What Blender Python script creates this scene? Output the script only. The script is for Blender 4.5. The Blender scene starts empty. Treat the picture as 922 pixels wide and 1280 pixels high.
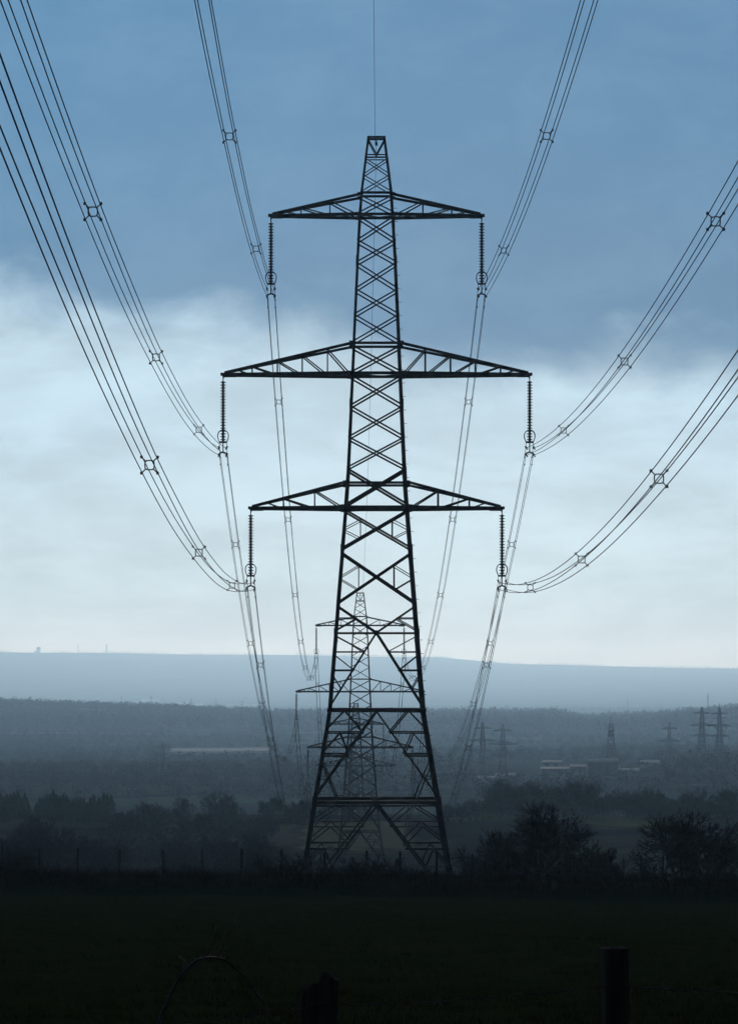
import bpy, math, random
import numpy as np
from mathutils import Vector, noise as mnoise

# ------------------------------------------------------------------ basics
random.seed(7)
RNG = np.random.default_rng(7)
S = bpy.context.scene
COL = S.collection
F = 4720.0            # focal length in picture units, for turning sizes read off the photo into metres
VX, VY = 435.7, 840.0
D1 = 257.0            # distance of the nearest pylon
SC = F / D1           # picture units per metre at that pylon


def at(px, py, d):
    return Vector(((px - VX) * d / F, d, (VY - py) * d / F))


def link(o, parent=None):
    COL.objects.link(o)
    if parent is not None:
        o.parent = parent
    return o


def tag(o, label=None, cat=None, group=None, kind=None):
    if label: o["label"] = label
    if cat: o["category"] = cat
    if group: o["group"] = group
    if kind: o["kind"] = kind
    return o


def empty(name, loc=(0, 0, 0), rz=0.0):
    o = bpy.data.objects.new(name, None)
    o.location = loc
    o.rotation_euler = (0, 0, rz)
    o.empty_display_size = 0.5
    return link(o)


def copy_tree(o, parent=None):
    c = o.copy()
    COL.objects.link(c)
    c.parent = parent
    for ch in list(o.children):
        copy_tree(ch, c)
    return c


def mesh_obj(name, verts, faces, material, parent=None, smooth=False):
    me = bpy.data.meshes.new(name)
    me.from_pydata(verts, [], faces)
    if smooth:
        me.polygons.foreach_set("use_smooth", [True] * len(me.polygons))
    me.materials.append(material)
    me.update()
    return link(bpy.data.objects.new(name, me), parent)


HEAVY = 1.0            # thickens the sections of the heavier built towers


class MB:
    """collects boxes, bars, tubes and lathes into one mesh"""
    def __init__(self):
        self.v, self.f = [], []

    def add(self, vs, fs):
        n = len(self.v)
        self.v += [tuple(v) for v in vs]
        self.f += [tuple(i + n for i in f) for f in fs]

    def bar(self, p, q, w, h=None, ext=0.0):
        p, q = Vector(p), Vector(q)
        h = h or w
        w *= HEAVY; h *= HEAVY
        w *= 1 + random.uniform(-.03, .03); h *= 1 + random.uniform(-.03, .03)
        d = (q - p)
        if d.length < 1e-6: return
        d.normalize()
        p = p - d * ext; q = q + d * ext
        up = Vector((0, 0, 1)) if abs(d.z) < .95 else Vector((0, 1, 0))
        a = d.cross(up).normalized(); b = a.cross(d).normalized()
        a = a * w / 2; b = b * h / 2
        vs = [p + a + b, p - a + b, p - a - b, p + a - b, q + a + b, q - a + b, q - a - b, q + a - b]
        self.add(vs, [(0, 1, 2, 3), (7, 6, 5, 4), (0, 4, 5, 1), (1, 5, 6, 2), (2, 6, 7, 3), (3, 7, 4, 0)])

    def angle(self, p, q, w, ax, ay, t=.028):
        """an L-section between p and q, its two flanges running along ax and ay"""
        p, q, ax, ay = Vector(p), Vector(q), Vector(ax), Vector(ay)
        w *= HEAVY; t *= HEAVY
        prof = [(0, 0), (w, 0), (w, t), (t, t), (t, w), (0, w)]
        vs = [p + ax * x + ay * y for x, y in prof] + [q + ax * x + ay * y for x, y in prof]
        fs = [(i, (i + 1) % 6, (i + 1) % 6 + 6, i + 6) for i in range(6)]
        fs += [(5, 4, 3, 2, 1, 0), (6, 7, 8, 9, 10, 11)]
        self.add(vs, fs)

    def tube(self, pts, r, sides=6, closed=False, cap=True):
        pts = [Vector(p) for p in pts]
        n = len(pts)
        rr = r if isinstance(r, (list, tuple)) else [r] * n
        vs, fs = [], []
        prev = None
        for i, p in enumerate(pts):
            if closed: d = pts[(i + 1) % n] - pts[i - 1]
            else: d = pts[min(i + 1, n - 1)] - pts[max(i - 1, 0)]
            d.normalize()
            if prev is None:
                up = Vector((0, 0, 1)) if abs(d.z) < .9 else Vector((0, 1, 0))
                a = d.cross(up).normalized()
            else:
                a = (prev - d * prev.dot(d)).normalized()
            prev = a
            b = a.cross(d)
            for k in range(sides):
                t = 2 * math.pi * k / sides
                vs.append(p + (a * math.cos(t) + b * math.sin(t)) * rr[i])
        for i in range(n if closed else n - 1):
            j = (i + 1) % n
            for k in range(sides):
                m = (k + 1) % sides
                fs.append((i * sides + k, i * sides + m, j * sides + m, j * sides + k))
        if cap and not closed:
            fs.append(tuple(range(sides))); fs.append(tuple(reversed(range((n - 1) * sides, n * sides))))
        self.add(vs, fs)

    def lathe(self, c, prof, sides=12):
        c = Vector(c); n = len(prof)
        vs, fs = [], []
        for r, z in prof:
            for k in range(sides):
                t = 2 * math.pi * k / sides
                vs.append(c + Vector((r * math.cos(t), r * math.sin(t), z)))
        for i in range(n - 1):
            for k in range(sides):
                m = (k + 1) % sides
                fs.append((i * sides + k, i * sides + m, (i + 1) * sides + m, (i + 1) * sides + k))
        self.add(vs, fs)

    def box(self, c, sx, sy, sz):
        x, y, z = c
        vs = [(x + a * sx / 2, y + b * sy / 2, z + e * sz / 2) for e in (-1, 1) for a, b in ((-1, -1), (1, -1), (1, 1), (-1, 1))]
        self.add(vs, [(3, 2, 1, 0), (4, 5, 6, 7), (0, 1, 5, 4), (1, 2, 6, 5), (2, 3, 7, 6), (3, 0, 4, 7)])

    def build(self, name, material, parent=None, smooth=False):
        return mesh_obj(name, self.v, self.f, material, parent, smooth)


# ------------------------------------------------------------------ materials
def material(name, build):
    m = bpy.data.materials.new(name)
    m.use_nodes = True
    nt = m.node_tree
    bsdf = nt.nodes["Principled BSDF"]
    build(nt, bsdf)
    return m


def noise_mat(name, c1, c2, scale=4.0, rough=.85, metallic=0.0, spec=.2, bump=0.0, detail=6.0, coord="Object", stretch=(1, 1, 1), lo=.35, hi=.65):
    def b(nt, p):
        tc = nt.nodes.new("ShaderNodeTexCoord")
        mp = nt.nodes.new("ShaderNodeMapping"); mp.inputs["Scale"].default_value = stretch
        nz = nt.nodes.new("ShaderNodeTexNoise"); nz.inputs["Scale"].default_value = scale; nz.inputs["Detail"].default_value = detail
        rp = nt.nodes.new("ShaderNodeValToRGB")
        rp.color_ramp.elements[0].position = lo; rp.color_ramp.elements[0].color = (*c1, 1)
        rp.color_ramp.elements[1].position = hi; rp.color_ramp.elements[1].color = (*c2, 1)
        L = nt.links.new
        L(tc.outputs[coord], mp.inputs["Vector"]); L(mp.outputs[0], nz.inputs["Vector"])
        L(nz.outputs["Fac"], rp.inputs[0]); L(rp.outputs[0], p.inputs["Base Color"])
        p.inputs["Roughness"].default_value = rough; p.inputs["Metallic"].default_value = metallic
        p.inputs["Specular IOR Level"].default_value = spec
        if bump:
            bp = nt.nodes.new("ShaderNodeBump"); bp.inputs["Strength"].default_value = bump; bp.inputs["Distance"].default_value = .05
            L(nz.outputs["Fac"], bp.inputs["Height"]); L(bp.outputs[0], p.inputs["Normal"])
    return material(name, b)


M = {}
M["steel"] = noise_mat("weathered_steel", (.035, .038, .042), (.085, .088, .092), 1.3, .75, .1, .15)
M["cable"] = noise_mat("weathered_cable", (.028, .03, .033), (.05, .052, .055), .4, .9, 0, .0)
M["porcelain"] = noise_mat("brown_porcelain", (.025, .02, .018), (.045, .037, .033), 6, .45, 0, .2)
M["plate"] = noise_mat("pale_enamel", (.62, .64, .64), (.75, .76, .75), 9, .5, 0, .3)
M["bark"] = noise_mat("dark_bark", (.026, .023, .021), (.055, .05, .045), 3, .9, 0, 0.0, .6, 6, "Object", (1, 1, .3))
M["twig"] = noise_mat("winter_twigs", (.022, .02, .018), (.045, .04, .035), 1.5, .9, 0, 0.0)
M["needles"] = noise_mat("dark_needles", (.012, .022, .014), (.03, .045, .026), 2, .85, 0, 0.0)
M["wood"] = noise_mat("far_woodland", (.024, .023, .02), (.038, .036, .03), .05, .9, 0, 0.0)
M["post"] = noise_mat("weathered_timber", (.05, .045, .04), (.16, .145, .13), 14, .95, 0, 0.0, .8, 8, "Object", (1, 1, .08))
M["post_far"] = noise_mat("damp_timber", (.03, .027, .024), (.06, .052, .045), 6, .95, 0, 0.0)
M["wire_far"] = noise_mat("dull_wire", (.04, .035, .03), (.07, .06, .055), 3, .9, 0, 0.0)
M["wire"] = noise_mat("rusty_wire", (.10, .08, .065), (.20, .19, .18), 3, .6, .5, .3)
M["grass"] = noise_mat("field_grass", (.022, .042, .012), (.045, .062, .022), .6, .9, 0, 0.0)
M["rough"] = noise_mat("dead_bracken", (.022, .017, .012), (.05, .038, .025), .5, .95, 0, 0.0)
M["bramble"] = noise_mat("bramble_stem", (.08, .065, .055), (.17, .15, .13), 8, .7, 0, .2)
M["wall_pale"] = noise_mat("pale_cladding", (.45, .47, .48), (.55, .57, .58), .3, .7, 0, .2)
M["wall_dark"] = noise_mat("dark_cladding", (.10, .11, .12), (.14, .15, .16), .3, .7, 0, .2)
M["roof_pale"] = noise_mat("pale_sheet_roof", (.6, .63, .66), (.78, .8, .82), .2, .42, 0, .5)
M["roof_dull"] = noise_mat("weathered_pale_roof", (.5, .53, .56), (.66, .68, .7), .2, .66, 0, .35)
M["roof_slate"] = noise_mat("slate_roof", (.07, .075, .085), (.12, .125, .135), .5, .6, 0, .3)
M["glass"] = noise_mat("window_glass", (.03, .035, .04), (.05, .055, .06), .5, .15, 0, .5)
M["stone"] = noise_mat("stone_wall", (.22, .21, .19), (.32, .3, .28), .6, .9, 0, .1)


def ground_material(nt, p):
    N, L = nt.nodes.new, nt.links.new
    geo = N("ShaderNodeNewGeometry")
    sep = N("ShaderNodeSeparateXYZ"); L(geo.outputs["Position"], sep.inputs[0])

    def noise(scale, detail=6, rough=.6):
        n = N("ShaderNodeTexNoise"); n.inputs["Scale"].default_value = scale; n.inputs["Detail"].default_value = detail
        n.inputs["Roughness"].default_value = rough
        L(geo.outputs["Position"], n.inputs["Vector"]); return n

    def ramp(src, stops):
        r = N("ShaderNodeValToRGB"); e = r.color_ramp.elements
        while len(e) < len(stops): e.new(.5)
        for i, (pos, c) in enumerate(stops):
            e[i].position = pos; e[i].color = (*c, 1)
        L(src, r.inputs[0]); return r

    def maprange(src, a, b):
        m = N("ShaderNodeMapRange"); m.interpolation_type = "SMOOTHSTEP"
        m.inputs["From Min"].default_value = a; m.inputs["From Max"].default_value = b
        L(src, m.inputs["Value"]); return m

    def mix(fac, a, b):
        m = N("ShaderNodeMix"); m.data_type = "RGBA"
        L(fac, m.inputs[0]); L(a, m.inputs[6]); L(b, m.inputs[7]); return m.outputs[2]
    # near pasture: fine mottled grass
    n1 = noise(.35, 8, .7); n2 = noise(6.0, 6, .7)
    g1 = ramp(n1.outputs["Fac"], [(.3, (.028, .040, .015)), (.5, (.036, .048, .018)), (.72, (.046, .050, .022))])
    g2 = ramp(n2.outputs["Fac"], [(.3, (.018, .028, .010)), (.7, (.050, .064, .024))])
    mm = N("ShaderNodeMix"); mm.data_type = "RGBA"; mm.inputs[0].default_value = .55
    L(g1.outputs[0], mm.inputs[6]); L(g2.outputs[0], mm.inputs[7])
    near = mm.outputs[2]
    # rough hillside beyond the fence
    n3 = noise(.06, 7, .65)
    rough = ramp(n3.outputs["Fac"], [(.3, (.024, .022, .016)), (.5, (.036, .034, .022)), (.7, (.05, .048, .028))]).outputs[0]
    # patchwork of fields with hedge lines further off
    mp = N("ShaderNodeMapping"); mp.inputs["Scale"].default_value = (.006, .0035, 0.0); mp.inputs["Rotation"].default_value = (0, 0, .35)
    L(geo.outputs["Position"], mp.inputs["Vector"])
    vo = N("ShaderNodeTexVoronoi"); vo.inputs["Scale"].default_value = 1.0; L(mp.outputs[0], vo.inputs["Vector"])
    ve = N("ShaderNodeTexVoronoi"); ve.feature = "DISTANCE_TO_EDGE"; ve.inputs["Scale"].default_value = 1.0; L(mp.outputs[0], ve.inputs["Vector"])
    sc = N("ShaderNodeSeparateColor"); L(vo.outputs["Color"], sc.inputs[0])
    fld = ramp(sc.outputs[0], [(.15, (.036, .034, .022)), (.4, (.045, .056, .025)), (.62, (.052, .066, .030)), (.8, (.085, .085, .05)), (.95, (.040, .048, .024))]).outputs[0]
    hedge = ramp(ve.outputs["Distance"], [(.02, (1, 1, 1)), (.05, (0, 0, 0))])
    rgb = N("ShaderNodeRGB"); rgb.outputs[0].default_value = (.028, .027, .021, 1)
    fld = mix(hedge.outputs[0], fld, rgb.outputs[0])
    n4 = noise(.006, 7, .65)
    wd = ramp(n4.outputs["Fac"], [(.42, (0, 0, 0)), (.54, (1, 1, 1))])
    far = mix(wd.outputs[0], fld, rgb.outputs[0])
    nb = noise(.09, 5, .6)
    pos = nt.nodes.new("ShaderNodeVectorMath"); pos.operation = "MULTIPLY_ADD"
    pos.inputs[1].default_value = (9, 60, 0); L(nb.outputs["Color"], pos.inputs[0]); L(geo.outputs["Position"], pos.inputs[2])
    ps = N("ShaderNodeSeparateXYZ"); L(pos.outputs[0], ps.inputs[0])

    def calc(op, x_, y_):
        q = N("ShaderNodeMath"); q.operation = op
        for i_, v_ in enumerate((x_, y_)):
            if isinstance(v_, (int, float)): q.inputs[i_].default_value = v_
            else: L(v_, q.inputs[i_])
        return q.outputs[0]

    def patch(base, x0, x1, y0, y1, colour):
        dx = calc("ABSOLUTE", calc("SUBTRACT", ps.outputs[0], (x0 + x1) / 2 + 4.5), 0)
        dy = calc("ABSOLUTE", calc("SUBTRACT", ps.outputs[1], (y0 + y1) / 2 + 30), 0)
        fx = maprange(dx, (x1 - x0) / 2 + 1.5, (x1 - x0) / 2 - 1.5).outputs[0]
        fy = maprange(dy, (y1 - y0) / 2 + 12, (y1 - y0) / 2 - 12).outputs[0]
        k_ = N("ShaderNodeRGB"); k_.outputs[0].default_value = (*colour, 1)
        return mix(calc("MULTIPLY", fx, fy), base, k_.outputs[0])
    far = patch(far, -9, 12, 690, 815, (.21, .20, .115))
    far = patch(far, -21, -9, 700, 800, (.15, .145, .10))
    far = patch(far, 50, 68, 770, 870, (.16, .18, .08))
    far = patch(far, 22, 47, 820, 900, (.11, .125, .06))
    a = maprange(sep.outputs[1], 163.5, 166.0)
    b = maprange(sep.outputs[1], 560.0, 700.0)
    c = mix(a.outputs[0], near, rough)
    c = mix(b.outputs[0], c, far)
    L(c, p.inputs["Base Color"])
    p.inputs["Roughness"].default_value = .95
    p.inputs["Specular IOR Level"].default_value = 0.0
    bp = N("ShaderNodeBump"); bp.inputs["Strength"].default_value = .9; bp.inputs["Distance"].default_value = .08
    L(n2.outputs["Fac"], bp.inputs["Height"]); L(bp.outputs[0], p.inputs["Normal"])


M["ground"] = material("countryside_ground", ground_material)

# ------------------------------------------------------------------ ground
PROFILE = [(-420, 18), (-300, 16), (-150, 10), (-60, 3.0), (-20, .2), (0, -1.6), (20, -2.75), (40, -3.75), (100, -6.6), (155, -9.35),
           (163.2, -9.72), (165.4, -9.15), (168.5, -9.12), (172, -9.85), (200, -12.2), (257, -16.3), (400, -22.5), (617, -32.3),
           (700, -32.3), (780, -31.9), (860, -32.6), (920, -40), (987, -53), (1300, -66), (1420, -66), (1500, -62.5), (1650, -57.0), (1800, -55.3), (1960, -56.1), (2400, -62.0), (3000, -68.0), (3600, -73.2), (4400, -75.5), (5100, -73.5), (5800, -73.1), (6150, -73.6),
           (6750, -81.0), (8100, -94.5), (10800, -110.7), (13500, -116.1), (16200, -102.6), (20250, -29.7), (23625, 51.3), (25650, 81.0), (27270, 70.2), (30375, 20.2)]
PD = np.array([p[0] for p in PROFILE], float); PZ = np.array([p[1] for p in PROFILE], float)


def _slopes():
    h = np.diff(PD); d = np.diff(PZ) / h
    m = np.zeros(len(PD))
    for i in range(1, len(PD) - 1):
        if d[i - 1] * d[i] > 0:
            w1, w2 = 2 * h[i] + h[i - 1], h[i] + 2 * h[i - 1]
            m[i] = (w1 + w2) / (w1 / d[i - 1] + w2 / d[i])
    m[0], m[-1] = d[0], d[-1]
    return m


PM = _slopes()


def profile(d):
    d = np.clip(d, PD[0], PD[-1] - 1e-6)
    i = np.clip(np.searchsorted(PD, d, side="right") - 1, 0, len(PD) - 2)
    h = PD[i + 1] - PD[i]; t = (d - PD[i]) / h
    return ((1 + 2 * t) * (1 - t) ** 2 * PZ[i] + t * (1 - t) ** 2 * h * PM[i] + t * t * (3 - 2 * t) * PZ[i + 1] + t * t * (t - 1) * h * PM[i + 1])


def sstep(a, b, x):
    t = min(1, max(0, (x - a) / (b - a))); return t * t * (3 - 2 * t)


def ground_z(x, d):
    z = float(profile(np.array([d]))[0])
    w = VX + F * x / max(d, 60)
    if d > 4000:
        z += 1.35 * math.exp(-((d - 6100) / 1150) ** 2) * float(np.interp(w, [-900, -300, 0, 200, 350, 690, 735, 800, 922, 1400], [24, 20, 14, 7, 0, 0, -7, -3, 6, 16]))
    if d > 9000:
        z += 1.35 * math.exp(-((d - 25600) / 5400) ** 2) * float(np.interp(w, [-900, 0, 200, 350, 550, 640, 922, 1800], [70, 42, 30, 26, 12, -20, -44, -30]))
    z += 7.5 * math.exp(-((w - 885) / 60) ** 2 - ((d - 2200) / 330) ** 2)
    z += -.016 * x * (1 - sstep(180, 420, d)) * sstep(20, 160, d)
    # gentle unevenness that grows with distance
    z += .035 * mnoise.noise((x * .35, d * .35, 3.1))
    z += .12 * mnoise.noise((x * .06, d * .06, 7.7)) * sstep(60, 140, d)
    z += .9 * mnoise.noise((x * .013, d * .013, 1.7)) * sstep(200, 500, d)
    z += 4.0 * mnoise.noise((x * .0016, d * .0016, 4.2)) * sstep(1300, 2600, d)
    z += 2.2 * mnoise.noise((x * .0022, d * .0006, 12.2)) * sstep(19000, 23000, d)
    z += 9.0 * mnoise.noise((x * .0005, d * .0005, 9.2)) * sstep(10000, 14000, d) * (1 - sstep(19000, 23000, d))
    return z


def make_ground():
    rows = list(np.arange(-420, -60, 20.)) + list(np.arange(-60, 60, 2.)) + list(np.arange(60, 158, 2.)) + list(np.arange(158, 176, .6))
    d = 176.
    while d < 30200:
        rows.append(d); d *= 1.017
    rows.append(30370.)
    cols = np.sinh(np.linspace(-3.2, 3.2, 221)) / math.sinh(3.2) * .42
    vs, fs = [], []
    for d in rows:
        for c in cols:
            x = c * (d + 460)
            vs.append((x, d, ground_z(x, d)))
    nc = len(cols)
    for i in range(len(rows) - 1):
        for j in range(nc - 1):
            a = i * nc + j
            fs.append((a, a + 1, a + nc + 1, a + nc))
    tag(mesh_obj("ground", vs, fs, M["ground"], None, True), kind="structure")
    return min(v[2] for v in vs)


LOWEST = make_ground()

# ------------------------------------------------------------------ pylons
TOPY, BASEY, CUTY = 172.0, 1140.0, 1001.0
WY = [172, 245, 270, 603, 887, 1001, 1140]
WW = [11.3, 20.3, 22.6, 37.5, 60.0, 78.7, 101.5]


def hw(y):
    return float(np.interp(y, WY, WW)) / SC


def build_pylon(root, base_y, detail=True):
    """parts of one lattice tower under root; local z = 0 at its feet, front face towards -y"""
    def Z(y): return (base_y - y) / SC

    def pt(face, t, y, inset=0.0):
        w = hw(y)
        x, yy = t * w, -w + inset
        for _ in range(face): x, yy = -yy, x
        return Vector((x, yy, Z(y)))
    st = M["steel"]
    # four legs, each a chain of angle sections, wider below
    for sx, sy in ((-1, -1), (1, -1), (1, 1), (-1, 1)):
        mb = MB()
        ys = [172, 245, 330, 430, 509, 603, 690, 794, 887, 1001, 1140]
        sp_ = []
        for a, b in zip(ys[:-1], ys[1:]):
            b = min(b, base_y)
            if a >= base_y: continue
            w = np.interp((a + b) / 2, [172, 300, 600, 1140], [.13, .17, .225, .27])
            p = Vector((sx * hw(a), sy * hw(a), Z(a))); q = Vector((sx * hw(b), sy * hw(b), Z(b)))
            mb.angle(p, q, w, (-sx, 0, 0), (0, -sy, 0), .045)
            if b in (330, 509, 690, 794, 1001) and b < base_y:
                sp_.append((q, w))
        leg = mb.build("leg", st, root)
        for q, w in sp_:
            m2 = MB(); m2.bar(q + Vector((-sx * w * .45, -sy * w * .45, -.45)), q + Vector((-sx * w * .45, -sy * w * .45, .45)), w * 1.08)
            m2.build("splice_plate", st, leg)
        if base_y > 1100:
            q = Vector((sx * hw(base_y), sy * hw(base_y), 0))
            m2 = MB(); m2.box((q.x - sx * .12, q.y - sy * .12, .1), .9, .9, .9); m2.build("footing", M["stone"], leg)

    def face_bracing(k):
        mb = MB()
        B = lambda t0, y0, t1, y1, w, ins=.05: mb.bar(pt(k, t0, y0, ins), pt(k, t1, y1, ins), w)
        def Xp(y0, y1, w, ins=.05):
            B(-1, y0, 1, y1, w, ins); B(1, y0, -1, y1, w, ins + w * .8)
        def H(y, w): B(-1, y, 1, y, w, .06)
        H(172.6, .13); H(195, .08); H(198, .07)
        B(-.94, 174, 0, 194, .07); B(.94, 174, 0, 194, .07, .1)
        Xp(199, 220, .065); Xp(220, 242, .065)
        H(243, .16); Xp(246, 268, .085); H(270, .17)
        for a, b in ((272, 302), (302, 330), (330, 363), (363, 395), (395, 429)): Xp(a, b, .095)
        H(431, .17); Xp(434, 467, .11); H(468.5, .2)
        for a, b in ((471, 509), (509, 548), (548, 586)): Xp(a, b, .115)
        Xp(587, 633, .15); H(605, .17); H(635.5, .22)
        mb.bar(pt(k, -.09, 607.5, .02), pt(k, .09, 607.5, .02), .05, .40)
        for a, b in ((638, 687), (691, 755)):
            Xp(a, b, .135)
            m = (a + b) / 2
            for s in (-1, 1):
                def on(y):      # x fraction of the panel's diagonals at height y
                    return s * abs(1 - 2 * (y - a) / (b - a))
                yu, yl = a + .26 * (b - a), b - .27 * (b - a)
                B(s, m, on(yu), yu, .06, .12); B(s, m, on(yl), yl, .06, .12); B(on(yu), yu, on(yl), yl, .06, .14)
        # the two inverted-V panels
        for s in (-1, 1):
            B(s, 757, 0, 791, .12)
            B(s, 773, s * .47, 773, .07); B(s * .47, 773, s, 789, .08, .1)
            B(0, 791, s, 886, .125)
            def v1(y): return s * (y - 791) / (886 - 791)
            for y0, y1 in ((794, 815), (817, 838), (841, 862)):
                B(s, y0, v1(y1), y1, .075, .1)
                if y1 < 860: B(s, y1, v1(y1), y1, .08 if y1 < 830 else .14, .08)
            B(0, 889, s, 998, .11)
            def v2(y): return s * (y - 889) / (998 - 889)
            B(s * .66, 888, s * .99, 913, .085, .1)
            B(s * .66, 888, v2(916), 916, .085, .12)
            B(s, 915.5, v2(915.5), 915.5, .09)
            B(s * .70, 916, s, 943, .075, .1); B(s * .70, 916, v2(943) , 943, .075, .12)
            B(s, 943.5, v2(943.5), 943.5, .14)
            B(s, 947, s * .62, 999, .08, .1)
            B(s, 972, v2(972), 972, .06, .1)
        H(791.5, .09)
        mb.bar(pt(k, -.035, 791, .02), pt(k, .035, 791, .02), .05, .28)
        H(887.5, .23)
        if base_y > CUTY + 1:
            mb.bar(pt(k, -1, 1000.5, .06), pt(k, 1, 1000.5, .06), .2, .24)
            mb.bar(pt(k, -1, 1004.5, .1), pt(k, 1, 1004.5, .1), .1, .12)
            mb.bar(pt(k, -.05, 1003, .0), pt(k, .05, 1003, .0), .05, .5)
            for s in (-1, 1):
                B(0, 1004, s, 1138, .12)
                def v3(y): return s * (y - 1004) / (1138 - 1004)
                B(s * .56, 1005, s, 1029, .08, .1); B(s * .56, 1005, v3(1029), 1029, .08, .12)
                B(s, 1030, v3(1030), 1030, .08)
                B(s * .68, 1030, s, 1054, .08, .1); B(s * .68, 1030, v3(1054), 1054, .08, .12)
                B(s, 1057, v3(1057), 1057, .15)
                B(s * .78, 1058, s, 1086, .08, .1); B(s * .78, 1058, v3(1086), 1086, .08, .12)
                B(s, 1088, v3(1088), 1088, .09)
        else:
            H(1000, .2)
        # gusset plates where the arms meet the body
        for y, g in ((245, .34), (270, .38), (431, .42), (468.5, .44), (605, .4), (635.5, .5)):
            for s in (-1, 1):
                mb.bar(pt(k, s * 1.0, y - g * SC * .35, -.012), pt(k, s * 1.0, y + g * SC * .35, -.012), g, .03)
        return mb
    for k in range(4):
        face_bracing(k).build("face_bracing", st, root)
    for y in (270, 468.5, 635.5, 887.5) + ((1001,) if base_y > CUTY + 1 else ()):
        w = hw(y) - .08
        pb = MB()
        pb.bar((-w, -w, Z(y) - .06), (w, w, Z(y) - .06), .08); pb.bar((w, -w, Z(y) - .11), (-w, w, Z(y) - .11), .08)
        pb.bar((-w, 0, Z(y) - .03), (0, -w, Z(y) - .03), .07); pb.bar((w, 0, Z(y) - .04), (0, w, Z(y) - .04), .07)
        pb.build("plan_bracing", st, root)
    # six cross-arms
    for (yt, yb, tip, vx, wt, wb) in ((245, 270, 132.5, (58, 94), .17, .2), (431, 468.5, 192, (61, 92.5, 123.5, 155), .18, .24), (604, 635.5, 157.5, (77, 116), .17, .23)):
        for s in (-1, 1):
            mb = MB()
            zb, zt = Z(yb), Z(yt)
            xb, xt, X = hw(yb), hw(yt), tip / SC

            def chord(x, side, top):
                if top:
                    f = (x - xt) / (X - xt)
                    return Vector((s * x, side * (hw(yt) * (1 - f) + .10 * f), zt + (zb + .1 - zt) * f))
                f = (x - xb) / (X - xb)
                return Vector((s * x, side * (hw(yb) * (1 - f) + .14 * f), zb))
            for side in (-1, 1):
                mb.bar(chord(xb, side, 0), chord(X, side, 0), wb)
                mb.bar(chord(xt, side, 1), chord(X - .15, side, 1), wt)
                prev = xb
                for v in vx:
                    v = v / SC
                    mb.bar(chord(v, side, 0), chord(v, side, 1), .075)
                    mb.bar(chord(v, side, 1), chord(prev + .12, side, 0), .085)
                    prev = v
                mid = (prev + X) / 2
                mb.bar(chord(prev + .1, side, 0), chord(mid, side, 1), .06)
            n = 4 if tip < 140 else 6
            xs = [xb + (X - xb) * i / n for i in range(n + 1)]
            for i in range(n):
                mb.bar(chord(xs[i], -1 if i % 2 else 1, 0), chord(xs[i + 1], 1 if i % 2 else -1, 0), .07)
                mb.bar(chord(xs[i + 1], -1, 0), chord(xs[i + 1], 1, 0), .06)
            mb.bar((s * (X - .45), 0, zb + .02), (s * (X + .14), 0, zb + .04), .34, .2)
            arm = mb.build("cross_arm", st, root)
            mb = MB()
            mb.bar((s * (X - .9), 0, zb - .13), (s * (X - .06), 0, zb - .13), .12, .08)
            mb.bar((s * (X - .06), 0, zb - .08), (s * (X - .06), 0, zb - .26), .09)
            mb.build("hanger_bracket", st, arm)
    mb = MB()
    mb.bar((0, -hw(172), Z(172.6) - .05), (0, hw(172), Z(172.6) - .05), .12)
    mb.bar((0, 0, Z(172.6)), (0, 0, Z(180)), .07)
    mb.bar((0, 0, Z(178)), (0, 0, Z(182)), .16, .2)
    mb.build("earth_wire_bracket", st, root)
    if detail:
        bolts = []
        for v in ((.17, -.02, 0), (.02, -.17, 0)):
            mb = MB(); mb.bar((0, 0, 0), v, .03); mb.tube([Vector(v) * .86, Vector(v)], .028, 6)
            o_ = mb.build("step_bolt", st); bolts.append(o_.data); bpy.data.objects.remove(o_)
        y, j = 246., 0
        while y < 1060:
            w = hw(y)
            o_ = bpy.data.objects.new("step_bolt", bolts[j % 2]); link(o_, root)
            o_.location = (w, -w + .05, Z(y)) if j % 2 == 0 else (w - .05, -w, Z(y))
            y += 8.4; j += 1
        for sx, sy in ((-1, -1), (1, -1), (1, 1), (-1, 1)):
            mb = MB()
            w = hw(1075); z = Z(1075)
            for dx, dy in ((0, .75), (0, -.75), (.75, 0), (-.75, 0)):
                mb.bar((sx * w, sy * w, z), (sx * w + dx, sy * w + dy, z + .06), .05)
            for g in (.35, .55, .75):
                ring = [(sx * w + g * a, sy * w + g * b, z + .06 * g / .75 + .02) for a, b in ((1, 0), (0, 1), (-1, 0), (0, -1))]
                mb.tube(ring, .012, 4, closed=True)
            mb.build("anti_climb_guard", st, root)
        mb = MB()
        c = pt(0, -.645, 1056.5, -.05)
        mb.box(c, .5, .02, .3)
        mb.build("notice_plate", M["plate"], root)
    return root


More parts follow.
